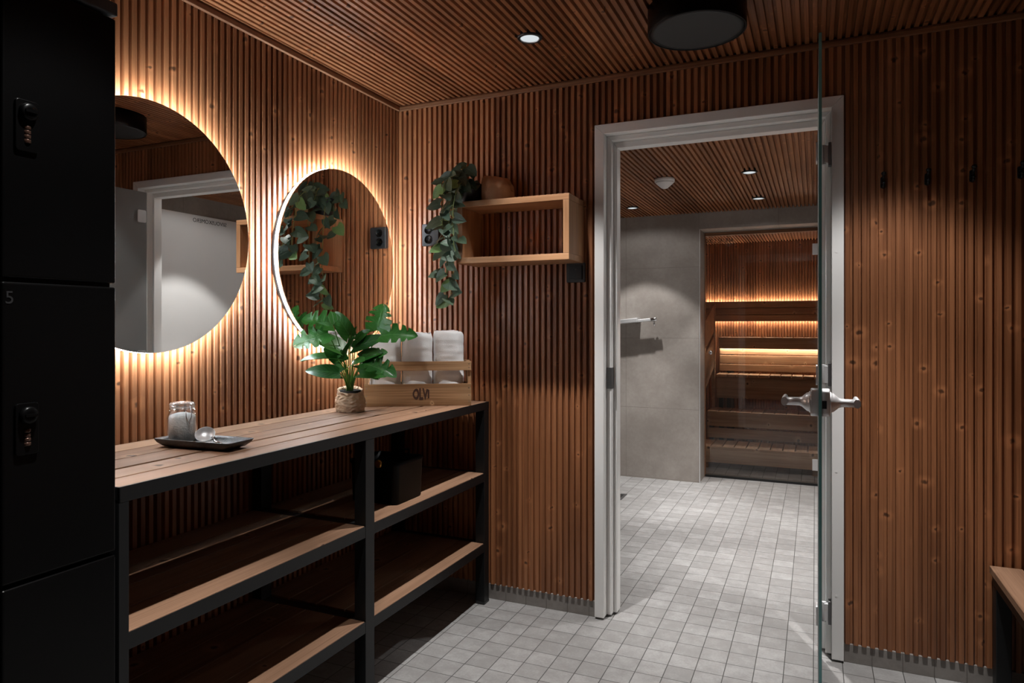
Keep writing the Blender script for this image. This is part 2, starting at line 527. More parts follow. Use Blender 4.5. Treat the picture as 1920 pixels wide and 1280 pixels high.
b = B(); b.prism([(0.0, CEIL - 0.026), (0.014, CEIL - 0.026), (0.014, CEIL - 0.010), (0.008, CEIL), (0.0, CEIL)], YF, D, 'y')
struct(b.build('trim_1', M['trim_y'], bevel=0.002))
b = B(); b.prism([(D - 0.014, CEIL - 0.026), (D, CEIL - 0.026), (D, CEIL), (D - 0.008, CEIL), (D - 0.014, CEIL - 0.010)], 0.0, XR, 'x')
struct(b.build('trim_2', M['trim_x'], bevel=0.002))

# door frame: stepped white lining, mitred casing
b = B()
def u_frame(xl, xr, zt, th_x, th_z, ya, yb, z0):
    # left jamb, right jamb and head as three mitred prisms
    b.prism([(xl, z0), (xl + th_x, z0), (xl + th_x, zt - th_z), (xl, zt)], ya, yb, 'y')
    b.prism([(xr - th_x, z0), (xr, z0), (xr, zt), (xr - th_x, zt - th_z)], ya, yb, 'y')
    b.prism([(xl, zt), (xl + th_x, zt - th_z), (xr - th_x, zt - th_z), (xr, zt)], ya, yb, 'y')
u_frame(1.008, 1.983, 2.140, 0.042, 0.042, D - 0.012, D + 0.125, 0.008)
u_frame(1.050, 1.941, 2.098, 0.021, 0.020, D + 0.035, D + 0.125, 0.008)
u_frame(1.071, 1.920, 2.078, 0.016, 0.026, D + 0.070, D + 0.125, 0.008)
frame = struct(b.build('door_frame', M['white'], bevel=0.0025))
frame.name = 'trim_3'
b = B(); b.box((1.0695, D + 0.038, 0.996), (1.0725, D + 0.066, 1.088)); b.box((1.050, D + 0.031, 0.996), (1.0722, D + 0.036, 1.088))
b.build('strike_plate', M['satin_dark'], frame)
for zz in (0.25, 0.72, 1.55, 1.97):
    for xx in (1.957, 1.034):
        b = B(); b.lathe([(0.004, D - 0.0128), (0.003, D - 0.0118)], (xx, 0, zz), 'y', 10); b.build('screw_cap', M['white'], frame)

# ------------------------------------------------------------------ wash room beyond the door
WC = 2.18
YW = 5.68
b = B(); b.box((-0.6, YW, 0), (1.03, YW + 0.32, WC + 0.1)); b.box((1.03, YW, 2.05), (2.3, YW + 0.32, WC + 0.1)); b.box((1.95, YW, 0), (2.3, YW + 0.32, 2.05))
struct(b.build('wall_far', M['tile_x']))
b = B(); b.box((2.215, D + 0.112, 0), (2.33, YW, WC + 0.1)); struct(b.build('wall_far_right', M['tile_y']))
b = B(); b.box((-0.62, D + 0.112, 0), (-0.5, YW, WC + 0.1)); struct(b.build('wall_far_left', M['tile_y']))
b = B(); ribs(b, lambda u, d, w: V((u, w, WC + d)), -0.52, 2.25, D + 0.11, YW + 0.01); struct(b.build('ceiling_far', M['ceil']))

# sauna
SC, SY = 2.15, 7.66
b = B(); ribs(b, lambda u, d, w: V((u, SY + d, w)), 0.55, 2.5, 0.0, SC); struct(b.build('wall_sauna_back', M['wall_x']))
b = B(); ribs(b, lambda u, d, w: V((0.60 - d, u, w)), 6.0, SY + 0.02, 0.0, SC); struct(b.build('wall_sauna_left', M['wall_y']))
b = B(); ribs(b, lambda u, d, w: V((2.45 + d, u, w)), 6.0, SY + 0.02, 0.0, SC); struct(b.build('wall_sauna_right', M['wall_y']))
b = B(); ribs(b, lambda u, d, w: V((u, w, SC + d)), 0.55, 2.5, 5.9, SY + 0.02); struct(b.build('ceiling_sauna', M['ceil']))

# ------------------------------------------------------------------ downlights
def downlight(loc, label, watts, lit=True, col=COOL, angle=87.0, group='recessed ceiling downlights', blend=0.42, radius=0.018, spill=0.0):
    t = thing('downlight', label, 'downlight', loc, 0, group)
    b = B(); b.lathe([(0.036, -0.0005), (0.0365, -0.0065), (0.044, -0.007), (0.047, -0.004), (0.047, 0.016), (0.036, 0.016)], seg=40, cap0=False, cap1=False)
    b.bm.faces.ensure_lookup_table()
    b.build('trim_ring', M['black_plastic'], t)
    b = B(); b.lathe([(0.036, -0.006), (0.0352, -0.0045), (0.034, -0.0035)], seg=40, cap0=False, cap1=False)
    b.build('reflector', M['satin'], t)
    b = B(); b.lathe([(0.0348, -0.0036), (0.024, -0.0048), (0.012, -0.0052), (0.001, -0.0053)], seg=32, cap0=False, cap1=True)
    b.build('lens', M['lens'], t)
    ld = bpy.data.lights.new('downlight_beam', 'SPOT')
    ld.energy = watts
    ld.color = col
    ld.spot_size = math.radians(angle)
    ld.spot_blend = blend
    ld.shadow_soft_size = radius
    # beam distribution of the lamp: strongest straight down, weaker towards the cut-off
    ld.use_nodes = True
    nt = ld.node_tree
    em = next(n for n in nt.nodes if n.type == 'EMISSION')
    tc = nt.nodes.new('ShaderNodeTexCoord'); sp = nt.nodes.new('ShaderNodeSeparateXYZ')
    ab = nt.nodes.new('ShaderNodeMath'); ab.operation = 'ABSOLUTE'
    nt.links.new(tc.outputs['Normal'], sp.inputs[0]); nt.links.new(sp.outputs[2], ab.inputs[0])
    ads = nt.nodes.new('ShaderNodeMath'); ads.operation = 'ADD'
    for q_, rng in enumerate(((0.74, 0.85, 0.10, 0.55) if not spill else (0.735, 0.80, spill, 0.50), (0.89, 0.98, 0.0, 1.55))):
        mr = nt.nodes.new('ShaderNodeMapRange'); mr.interpolation_type = 'SMOOTHSTEP'
        for i_, v_ in enumerate(rng):
            mr.inputs[i_ + 1].default_value = v_
        nt.links.new(ab.outputs[0], mr.inputs[0]); nt.links.new(mr.outputs[0], ads.inputs[q_])
    nt.links.new(ads.outputs[0], em.inputs['Strength'])
    lo = bpy.data.objects.new('downlight_beam', ld)
    lo.location = (0, 0, -0.012)
    lo.parent = t
    COL.objects.link(lo)
    return t
downlight((0.903, 2.382, CEIL), 'round black-rimmed downlight in the ribbed ceiling of the front room', SPOT_W)
downlight((2.14, 2.382, CEIL), 'round black-rimmed downlight in the front ceiling above the coat hooks, right of the doorway', SPOT_W)
downlight((0.903, 0.90, CEIL), 'round black-rimmed downlight in the front ceiling near the black locker', SPOT_W)
downlight((2.14, 0.30, CEIL), 'round black-rimmed downlight in the front ceiling above the bench end', SPOT_W * 0.8)
downlight((1.528, 4.272, WC), 'downlight seen through the doorway, nearest of the three in the far ceiling', WET_W, angle=164.0, blend=0.3, spill=0.045)
downlight((1.513, 5.175, WC), 'downlight seen through the doorway in front of the sauna glass', WET_W, angle=164.0, blend=0.3, spill=0.045)
downlight((0.596, 5.203, WC), 'leftmost downlight seen through the doorway, above the chrome shower bar', WET_W, angle=164.0, blend=0.3, spill=0.045)
downlight((1.72, 3.36, WC), 'downlight just inside the far room, behind the top of the doorway', WET_W, angle=164.0, blend=0.3, spill=0.045)

# ------------------------------------------------------------------ ceiling lamp
t = thing('ceiling_lamp', 'large round black drum lamp fixed flat to the ribbed ceiling', 'ceiling lamp', (1.515, 2.385, CEIL))
b = B(); b.lathe([(0.150, 0.0), (0.163, 0.0), (0.163, -0.082), (0.1615, -0.084), (0.157, -0.084), (0.157, -0.078)], seg=96, cap0=True, cap1=False); b.build('housing', M['black_gloss'], t)
b = B(); b.lathe([(0.157, -0.079), (0.157, -0.082), (0.14, -0.0823), (0.001, -0.0825)], seg=96, cap0=False); b.build('diffuser', M['lamp_disc'], t)

# smoke detector
t = thing('smoke_detector', 'white cone-shaped smoke detector on the far wooden ceiling', 'smoke detector', (1.031, 4.262, WC))
b = B(); b.lathe([(0.06, 0.0), (0.062, -0.006), (0.06, -0.022)], seg=40); b.build('base', M['plastic_white'], t)
b = B(); b.lathe([(0.058, -0.022), (0.052, -0.030), (0.020, -0.058), (0.010, -0.062), (0.001, -0.063)], seg=40); b.build('sensor_cone', M['plastic_white'], t)

# ------------------------------------------------------------------ backlit round mirrors
def mirror(y, z, label):
    t = thing('round_mirror', label, 'mirror', (0.0, y, z), 0, 'backlit round mirrors')
    b = B(); b.lathe([(0.300, 0.0005), (0.371, 0.0005), (0.371, 0.016), (0.300, 0.016)], axis='x', seg=96); b.build('backing', M['steel_black'], t)
    b = B(); b.lathe([(0.340, 0.0245), (0.381, 0.0245), (0.3832, 0.027), (0.3832, 0.0385), (0.340, 0.0385)], axis='x', seg=128, cap0=False, cap1=False); b.build('light_rim', M['rim'], t)
    b = B(); b.lathe([(0.3822, 0.039), (0.3829, 0.040), (0.3829, 0.0447), (0.3820, 0.0455), (0.30, 0.0455), (0.001, 0.0455)], axis='x', seg=128)
    o = b.build('mirror_glass', M['mirror'], t)
    for p in o.data.polygons:
        p.use_smooth = False
    return t
mirror(1.463, 1.571, 'large round backlit mirror half hidden by the black locker')
mirror(2.376, 1.548, 'round backlit mirror near the corner, behind the potted plant')

# ------------------------------------------------------------------ black locker
LX, LY0, LY1 = 0.488, 0.50, 1.006
t = thing('locker', 'tall glossy black locker column with combination locks beside the counter', 'locker', (0, 0, 0))
b = B(); b.box((0.02, LY0, 0.0), (LX, LY1, 1.937)); b.build('body', M['black_gloss'], t, bevel=0.004)
b = B(); b.box((0.02, LY0, 1.9375), (LX + 0.021, LY1 + 0.0025, 1.966)); b.build('top_cap', plain('black_cap', (0.055, 0.058, 0.062), 0.3), t, bevel=0.003)
rows = ((1.3625, 1.931), (0.787, 1.354), (0.208, 0.779))
for ci, (ya, yb) in enumerate(((LY1 - 0.228, LY1 - 0.001), (LY0 + 0.03, LY1 - 0.232))):
    for ri, (za, zb) in enumerate(rows):
        b = B(); b.box((LX + 0.0005, ya, za), (LX + 0.019, yb, zb))
        d = b.build('door', M['black_gloss'], t, bevel=0.0045, seg=3)
        ly, lz = ya + 0.042, (za + zb) / 2 + 0.005
        fx = LX + 0.019
        b = B(); b.prism(rrect(0.042, 0.098, 0.006, 4, ly, lz), fx + 0.0002, fx + 0.006, 'x'); lk = b.build('combination_lock', M['black_gloss'], d, bevel=0.0012)
        b = B(); b.lathe([(0.0165, fx + 0.006), (0.0165, fx + 0.013), (0.014, fx + 0.017), (0.006, fx + 0.0165), (0.001, fx + 0.016)], (0, ly, lz + 0.026), 'x', 28)
        b.box((fx + 0.0155, ly - 0.011, lz + 0.0235), (fx + 0.0205, ly + 0.011, lz + 0.0285))
        b.build('dial_knob', M['black_gloss'], d)
        for q in range(4):
            b = B(); b.lathe([(0.0062, -0.0034), (0.0068, -0.0026), (0.0068, 0.0026), (0.0062, 0.0034)], (fx + 0.0035, ly, lz - 0.0035 - q * 0.0085), 'z', 14)
            b.build('number_wheel', M['wheel'], d)
me = text_mesh('5', 0.034, 0.0003)
me.transform(basis((0, 1, 0), (0, 0, 1), (LX + 0.0195, 0.7825, 1.313)))
link('locker_number', me, M['number'], t)

# ------------------------------------------------------------------ counter with open shelves
CT, CX, CY0, CY1 = 0.921, 0.507, 1.012, 2.850
t = thing('shelving_counter', 'long slatted wooden counter on a black steel frame with open lower shelves', 'counter', (0, 0, 0))
b = B()
for (x0, x1) in ((0.008, 0.1035), (0.1105, 0.2055), (0.2125, 0.3125), (0.3270, 0.4105), (0.4175, 0.5005)):
    b.box((x0, CY0 + 0.004, CT - 0.024), (x1, CY1 - 0.004, CT))
b.build('slatted_top', M['plank_y'], t, bevel=0.0015)
b = B()
b.box((CX - 0.006, CY0, CT - 0.034), (CX, CY1, CT + 0.0005)); b.box((CX - 0.036, CY0, CT - 0.034), (CX - 0.006, CY1, CT - 0.0265))
b.box((0.002, CY0, CT - 0.034), (0.03, CY1, CT - 0.0265))
b.box((0.004, CY1 - 0.0035, CT - 0.034), (CX, CY1, CT + 0.0005)); b.box((0.004, CY0, CT - 0.034), (CX, CY0 + 0.0035, CT + 0.0005))
posts = ((CY0, CY0 + 0.024), (1.902, 1.952), (CY1 - 0.048, CY1))
for (ya, yb) in posts:
    b.box((CX - 0.046, ya, 0.012), (CX - 0.0005, yb, CT - 0.0342))
    b.box((0.006, ya, 0.012), (0.05, yb, CT - 0.0342))
    for zt in (0.600, 0.280):
        b.box((0.05, ya + 0.004, zt - 0.042), (CX - 0.046, yb - 0.004, zt - 0.004))
bays = ((CY0 + 0.024, 1.902), (1.952, CY1 - 0.048))
for (ya, yb) in bays:
    for zt in (0.600, 0.280):
        b.box((CX - 0.030, ya, zt - 0.040), (CX - 0.003, yb, zt - 0.0205)); b.box((CX - 0.004, ya, zt - 0.040), (CX - 0.0012, yb, zt - 0.002))
        b.box((0.01, ya, zt - 0.040), (0.04, yb, zt - 0.0205))
b.build('frame', M['steel_black'], t, bevel=0.0012)
for (ya, yb) in posts:
    for xa in (0.010, CX - 0.040):
        b = B(); b.box((xa - 0.004, ya - 0.002 if ya > 1.1 else ya, 0.0), (xa + 0.040, min(yb + 0.003, CY1 + 0.012), 0.012)); b.build('foot', M['black_plastic'], t, bevel=0.002)
for (ya, yb) in bays:
    for zt in (0.600, 0.280):
        b = B()
        for i in range(4):
            x0 = 0.012 + i * 0.1235
            b.box((x0, ya + 0.001, zt - 0.020), (x0 + (0.1195 if i < 3 else 0.1205), yb - 0.001, zt))
        b.build('shelf', M['plank_y'], t, bevel=0.002)

# ------------------------------------------------------------------ bench on the right
t = thing('bench', 'wooden bench with black steel legs along the right wall', 'bench', (0, 0, 0))
b = B()
for i in range(4):
    x0 = 2.440 + i * 0.0985
    b.box((x0, 0.9, 0.410), (x0 + 0.0955, 2.862, 0.435))
b.build('seat', M['plank_y'], t, bevel=0.002)
for y in (0.95, 1.9, 2.805):
    for x in (2.448, 2.78):
        b = B(); b.box((x, y, 0.0), (x + 0.045, y + 0.05, 0.372)); b.build('leg', M['steel_black'], t, bevel=0.002)
b = B(); b.box((2.448, 0.92, 0.3725), (2.493, 2.857, 0.4095)); b.box((2.78, 0.92, 0.3725), (2.825, 2.857, 0.4095))
b.build('frame', M['steel_black'], t, bevel=0.002)

# ------------------------------------------------------------------ glass door, open into the room
GX, GY0, GY1 = 1.893, 2.052, 2.886
t = thing('glass_door', 'frosted glass door swung open edge-on, with lever handles', 'door', (0, 0, 0))
b = B()
b.box((GX, GY0, 0.012), (GX + 0.008, GY1, 2.072), mi=0)
b.bm.normal_update()
for f in b.bm.faces:
    f.normal_update()
    if abs(f.normal.x) < 0.9:
        f.material_index = 1
b.build('glass_panel', [M['frost'], M['glass_edge']], t, bevel=0.0008, recalc=True)
for hz in (1.925, 1.085, 0.178):
    b = B()
    b.prism(rrect(0.056, 0.075, 0.008, 4, GY1 - 0.036, hz), GX - 0.0065, GX - 0.0005, 'x')
    b.prism(rrect(0.056, 0.075, 0.008, 4, GY1 - 0.036, hz), GX + 0.0085, GX + 0.0145, 'x')
    b.lathe([(0.008, -0.0375), (0.008, 0.0375)], (GX + 0.022, GY1 - 0.002, hz), 'z', 20)
    b.box((GX + 0.0225, GY1 - 0.012, hz - 0.033), (GX + 0.036, GY1 + 0.006, hz + 0.033))
    h = b.build('hinge', M['satin'], t, bevel=0.0012)
    b = B(); b.box((GX + 0.0365, D - 0.004, hz - 0.044), (1.9405, D + 0.030, hz + 0.044)); b.build('hinge_plate', M['satin_dark'], h, bevel=0.001)
def handle_side(sgn, x0):
    HY, HZ = 2.118, 1.056
    def m(p):
        return V((x0 + sgn * p[0], HY + p[1], HZ + p[2]))
    b = B()
    rings = []
    for (h, hw, hh, r) in ((0.0004, 0.030, 0.0375, 0.010), (0.018, 0.030, 0.0375, 0.010), (0.021, 0.029, 0.036, 0.011)):
        rings.append([m((h, q[0], q[1])) for q in rrect(hw*2, hh*2, r, 5)])
    b.ring_strip(rings, True, True, True)
    rose = b.build('rose', M['satin'], t, bevel=0.0015)
    b = B()
    prof = [(0.030, 0.0212), (0.030, 0.024), (0.027, 0.0255), (0.026, 0.030), (0.020, 0.037), (0.0145, 0.043), (0.0120, 0.050), (0.0115, 0.060), (0.0115, 0.085)]
    rings = [[m((h, r*math.cos(2*PI*i/28), r*math.sin(2*PI*i/28))) for i in range(28)] for r, h in prof]
    b.ring_strip(rings, True, True, True)
    b.build('neck', M['satin'], t)
    b = B()
    secs = ((-0.0125, 0.0090, 0.0125), (0.010, 0.0090, 0.0120), (0.04, 0.008, 0.0100), (0.075, 0.0072, 0.0095), (0.088, 0.0062, 0.0085))
    rings = []
    for (yy, rx, rz) in secs:
        rings.append([m((0.0895 + rx*math.cos(2*PI*i/20), yy, rz*math.sin(2*PI*i/20) + 0.003*(yy > 0.02))) for i in range(20)])
    b.ring_strip(rings, True, True, True)
    b.build('lever', M['satin'], t)
handle_side(-1, GX)
handle_side(1, GX + 0.008)
b = B(); b.box((GX + 0.0086, 2.0855, 1.041), (GX + 0.0205, 2.0876, 1.063)); b.build('latch', M['black_plastic'], t)

# ------------------------------------------------------------------ box shelf on the back wall
t = thing('wall_shelf', 'open rectangular wooden box shelf hung on the back wall', 'shelf', (0, 0, 0))
sx0, sx1, sy0, sy1, sz0, sz1, th = 0.435, 0.957, 2.675, 2.8745, 1.545, 1.818, 0.026
b = B(); b.box((sx0, sy0, sz1 - th), (sx1, sy1, sz1)); b.build('top_board', M['shelf_x'], t, bevel=0.001)
b = B(); b.box((sx0, sy0, sz0), (sx1, sy1, sz0 + th)); b.build('bottom_board', M['shelf_x'], t, bevel=0.001)
b = B(); b.box((sx0, sy0, sz0 + th + 0.0004), (sx0 + th, sy1, sz1 - th - 0.0004)); b.build('side_board', M['shelf_z'], t, bevel=0.001)
b = B(); b.box((sx1 - th, sy0, sz0 + th + 0.0004), (sx1, sy1, sz1 - th - 0.0004)); b.build('side_board', M['shelf_z'], t, bevel=0.001)

# ------------------------------------------------------------------ paper bag on the shelf
t = thing('paper_bag', 'crumpled brown paper bag lying on the box shelf behind the vine', 'paper bag', (0.578, 2.790, 1.8185))
b = B()
random.seed(3)
rings = []
NS, NR = 26, 14
for i in range(NS + 1):
    s = i / NS
    xx = -0.050 + 0.122 * s
    env = max(0.30, math.sqrt(max(0.0, 1 - (s * 0.96) ** 2.4)))
    ring = []
    for j in range(NR * 2):
        a = 2 * PI * j / (NR * 2)
        ry, rz = 0.062, 0.062
        ca, sa = math.cos(a), math.sin(a)
        sup = (abs(ca) ** 3.2 + abs(sa) ** 3.2) ** (-1 / 3.2)
        p = V((xx, ry * env * ca * sup, rz + rz * env * sa * sup))
        nz = noise.noise(p * 22 + V((3, 1, 7))) * 0.009 + noise.noise(p * 55) * 0.003
        p = p + V((nz * 0.6, ca * nz, sa * nz))
        if sa < -0.3:
            p.z = max(0.0, p.z * 0.25)
        p.z = max(0.0, p.z)
        ring.append(p)
    rings.append(ring)
b.ring_strip(rings, True, True, True)
b.build('bag', M['kraft'], t)
b = B(); b.box((0.0715, -0.014, 0.050), (0.0755, 0.014, 0.074)); b.build('folded_seam', M['kraft'], t, bevel=0.001)

# ------------------------------------------------------------------ sockets
def plate(cx, cz, w, h):
    b = B(); b.prism(rrect(w, h, 0.005, 4, cx, cz), D - 0.011, D - 0.0004, 'y'); return b
t = thing('power_socket', 'black double power socket on the wall left of the hanging vine', 'socket', (0, 0, 0))
cx, cz = 0.196, 1.707
plate(cx, cz, 0.086, 0.100).build('cover_plate', M['socket'], t, bevel=0.0015)
b = B(); b.box((cx - 0.046, D - 0.030, cz - 0.053), (cx + 0.046, D - 0.0115, cz + 0.053)); b.build('housing', M['socket'], t, bevel=0.003)
for dz in (0.0225, -0.0225):
    b = B(); b.lathe([(0.0205, D - 0.0325), (0.0198, D - 0.0335), (0.0185, D - 0.0325), (0.0180, D - 0.0305), (0.001, D - 0.0303)], (cx - 0.010, 0, cz + dz), 'y', 36, cap0=False)
    o = b.build('outlet', M['black_gloss'], t)
    b = B()
    for q in (-0.0095, 0.0095):
        b.lathe([(0.0028, D - 0.0314), (0.001, D - 0.0312)], (cx - 0.010 + q, 0, cz + dz), 'y', 10)
    b.box((cx - 0.0125, D - 0.0325, cz + dz + 0.0135), (cx - 0.0075, D - 0.0308, cz + dz + 0.017)); b.box((cx - 0.0125, D - 0.0325, cz + dz - 0.017), (cx - 0.0075, D - 0.0308, cz + dz - 0.0135))
    b.build('contact', M['chrome'], o)
t = thing('wall_switch', 'square black wall switch under the right end of the box shelf', 'switch', (0, 0, 0))
cx, cz = 0.922, 1.504
plate(cx, cz, 0.086, 0.086).build('cover_plate', M['socket'], t, bevel=0.002)
b = B(); b.prism(rrect(0.060, 0.060, 0.003, 3, cx, cz), D - 0.0165, D - 0.0112, 'y'); b.build('rocker', M['black_plastic'], t, bevel=0.001)
b = B(); b.lathe([(0.0022, D - 0.0180), (0.0022, D - 0.0167)], (cx + 0.003, 0, cz + 0.012), 'y', 12); b.build('indicator', M['chrome'], t)

# ------------------------------------------------------------------ coat hooks
proto = None
hooks = ((2.113, 'black coat hook nearest the door frame on the right wall section'),
         (2.254, 'second black coat hook from the door frame, with a slanting shadow below'),
         (2.391, 'third black coat hook from the door frame, in the shaded wall'),
         (2.531, 'black coat hook farthest from the door frame, at the picture edge'))
for i, (x, lab) in enumerate(hooks):
    if proto is None:
        t = thing('coat_hook', lab, 'coat hook', (x, D, 1.800), 0, 'black coat hooks in a row')
        b = B(); b.prism(rrect(0.017, 0.042, 0.006, 4, 0, 0), -0.005, -0.0003, 'y'); b.build('back_plate', M['steel_black'], t, bevel=0.001)
        b = B(); b.tube([(0, -0.004, 0.004), (0, -0.020, 0.006), (0, -0.034, 0.014), (0, -0.040, 0.022)], [0.0055, 0.005, 0.005, 0.0055], 10)
        b.lathe([(0.001, 0.018), (0.007, 0.021), (0.009, 0.026), (0.007, 0.031), (0.001, 0.034)], (0, -0.041, 0), 'z', 14); b.build('upper_prong', M['steel_black'], t)
        b = B(); b.tube([(0, -0.004, -0.010), (0, -0.016, -0.022), (0, -0.026, -0.020), (0, -0.030, -0.010)], [0.005, 0.0045, 0.0045, 0.005], 10)
        b.lathe([(0.001, -0.014), (0.006, -0.010), (0.006, -0.005), (0.001, -0.002)], (0, -0.031, 0), 'z', 14); b.build('lower_prong', M['steel_black'], t)
        proto = t
    else:
        c = proto.copy(); COL.objects.link(c); c.location = (x, D, 1.800); c['label'] = lab
        for ch in list(proto.children):
            d = ch.copy(); COL.objects.link(d); d.parent = c

# ------------------------------------------------------------------ tray, jar, scoop
def tray():
    ang = math.atan2(0.02, 0.262)
    t = thing('tray', 'rectangular dark stoneware tray on the counter holding the glass jar', 'tray', (0.274, 1.446, CT + 0.0003), ang)
    L, W = 0.272, 0.108
    sec = ((0.72, 0.60, 0.0, 0.012), (0.86, 0.80, 0.006, 0.012), (0.96, 0.94, 0.016, 0.012), (1.0, 1.0, 0.025, 0.010), (0.985, 0.965, 0.0265, 0.009),
           (0.95, 0.90, 0.020, 0.010), (0.86, 0.76, 0.010, 0.012), (0.74, 0.62, 0.0065, 0.012))
    rings = []
    for (fl, fw, h, r) in sec:
        rings.append([V((q[0], q[1], h)) for q in rrect(L * fl, W * fw, r, 5)])
    b = B(); b.ring_strip(rings, True, True, True); b.build('dish', M['tray'], t)
    return t
tray()
JX, JY, JZ = 0.180, 1.452, CT + 0.0072
t = thing('storage_jar', 'clip-top glass jar of white bath salt standing in the dark tray', 'jar', (JX, JY, JZ))
JR = 0.040
prof = [(0.030, 0.0), (JR - 0.002, 0.002), (JR, 0.008), (JR + 0.0004, 0.03), (JR, 0.076), (JR - 0.003, 0.086), (JR - 0.007, 0.0915), (JR - 0.0035, 0.0935), (JR - 0.0035, 0.0965), (JR - 0.007, 0.098), (JR - 0.007, 0.102),
    (JR - 0.0095, 0.102), (JR - 0.0095, 0.092), (JR - 0.005, 0.084), (JR - 0.0025, 0.074), (JR - 0.0025, 0.008), (0.030, 0.0035)]
b = B(); b.lathe(prof, seg=48)
b.build('glass_body', M['jar_glass'], t)
b = B(); b.lathe([(0.029, 0.004), (JR - 0.0032, 0.009), (JR - 0.0032, 0.073), (JR - 0.0055, 0.080), (0.028, 0.0835), (0.014, 0.0875), (0.001, 0.088)], seg=40); b.build('bath_salt', M['salt'], t)
b = B(); b.lathe([(0.0325, 0.1025), (0.0345, 0.104), (0.0345, 0.107), (0.033, 0.109), (0.0345, 0.111), (0.0345, 0.114), (0.032, 0.1175), (0.026, 0.1185), (0.024, 0.117), (0.001, 0.117)], seg=48); b.build('glass_lid', M['lid_glass'], t)
b = B(); b.tube([(0.0335*math.cos(a*PI/16), 0.0335*math.sin(a*PI/16), 0.1000) for a in range(33)], 0.0009, 6)
b.tube([(0.036*math.cos(a*PI/16), 0.036*math.sin(a*PI/16), 0.1090) for a in range(33)], 0.0009, 6)
ca = math.radians(-14)
cxv, cyv = math.cos(ca), math.sin(ca)
b.tube([(0.037*cxv - 0.008*cyv, 0.037*cyv + 0.008*cxv, 0.1090), (0.039*cxv - 0.008*cyv, 0.039*cyv + 0.008*cxv, 0.078), (0.042*cxv, 0.042*cyv, 0.066), (0.046*cxv, 0.046*cyv, 0.052)], 0.0011, 6)
b.tube([(0.037*cxv + 0.008*cyv, 0.037*cyv - 0.008*cxv, 0.1000), (0.040*cxv + 0.008*cyv, 0.040*cyv - 0.008*cxv, 0.078), (0.046*cxv, 0.046*cyv, 0.052)], 0.0011, 6)
b.build('wire_clasp', M['chrome'], t)
t = thing('scoop', 'round polished metal scoop resting in the dark tray beside the jar', 'scoop', (0.262, 1.463, CT + 0.0085))
mt = V((0, 0, 1)).rotation_difference(V((0.40, -0.50, 0.72)).normalized()).to_matrix().to_4x4()
b = B(); b.lathe([(0.001, 0.0), (0.012, 0.0015), (0.021, 0.006), (0.0265, 0.014), (0.0275, 0.0145), (0.0215, 0.0045), (0.012, -0.001), (0.001, -0.002)], (0, 0, 0.0175), 'z', 36, mat=mt)
b.build('bowl', M['satin'], t)
b = B(); b.tube([(0.024, 0.002, 0.018), (0.042, -0.004, 0.0085), (0.075, -0.011, 0.0045)], [0.0035, 0.003, 0.0036], 8); b.build('handle', M['chrome'], t)

# ------------------------------------------------------------------ black box on the shelf
t = thing('storage_box', 'black box with rounded corners on the middle shelf under the counter', 'box', (0, 0, 0.6003))
bx0, bx1, by0, by1, bh = 0.245, 0.462, 2.155, 2.352, 0.158
ccx, ccy = (bx0 + bx1)/2, (by0 + by1)/2
b = B()
rings = []
for (s, h) in ((0.93, 0.0), (0.96, 0.004), (1.0, bh - 0.014), (1.03, bh - 0.012), (1.03, bh), (0.97, bh), (0.95, bh - 0.03)):
    rings.append([V((q[0], q[1], h)) for q in rrect((bx1-bx0)*s, (by1-by0)*s, 0.022, 6, ccx, ccy)])
b.ring_strip(rings, True, True, True); b.build('body', plain('black_box', (0.002, 0.002, 0.0022), 0.45, Specular_IOR_Level=0.07), t)
b = B()
b.tube([(ccx - 0.02, by1 - 0.025, bh - 0.004), (ccx - 0.02, by1 - 0.02, bh + 0.018), (ccx + 0.05, by1 - 0.02, bh + 0.020), (ccx + 0.05, by1 - 0.025, bh - 0.004)], 0.004, 8)
b.build('handle', M['black_gloss'], t)
b = B(); b.lathe([(0.010, -0.002), (0.015, -0.001), (0.0155, 0.006), (0.011, 0.008), (0.008, 0.004), (0.001, 0.004)], (0, 0, 0), 'y', 24, mat=Matrix.Translation((bx1 - 0.078, by0 - 0.0075, bh - 0.006)))
o = b.build('round_fitting', M['brass'], t); o['label'] = 'round brass-coloured fitting'

# ------------------------------------------------------------------ crate with towels
cr_a, cr_b = V((0.108, 2.440)), V((0.502, 2.681))
cang = math.atan2(cr_b.y - cr_a.y, cr_b.x - cr_a.x)
CW = (cr_b - cr_a).length
CD = 0.152
t = thing('crate', 'small wooden crate with a branded front board on the counter, holding towels', 'crate', (cr_a.x, cr_a.y, CT + 0.0004), cang)
e = 0.010
for x0 in (0.0, CW - 0.016):
    b = B(); b.box((x0 + 0.0005, e + 0.0003, 0.0), (x0 + 0.0155, CD - e - 0.0003, 0.094)); b.box((x0 + 0.0005, e + 0.0003, 0.1545), (x0 + 0.0155, CD - e - 0.0003, 0.192))
    b.box((x0 + 0.0005, e + 0.0003, 0.0945), (x0 + 0.0155, e + 0.028, 0.154)); b.box((x0 + 0.0005, CD - e - 0.028, 0.0945), (x0 + 0.0155, CD - e - 0.0003, 0.154))
    b.build('end_panel', M['crate_z'], t, bevel=0.001)
for y0 in (0.0, CD - e):
    b = B(); b.box((0, y0, 0.0), (CW, y0 + e, 0.096)); fbd = b.build('side_board', M['crate'], t, bevel=0.001)
    b = B(); b.box((0, y0, 0.154), (CW, y0 + e, 0.194)); b.build('slat', M['crate'], t, bevel=0.001)
    if y0 == 0.0:
        front = fbd
b = B(); b.box((0.0165, e + 0.0005, 0.002), (CW - 0.0165, CD - e - 0.0005, 0.010)); b.build('bottom_board', M['crate'], t)
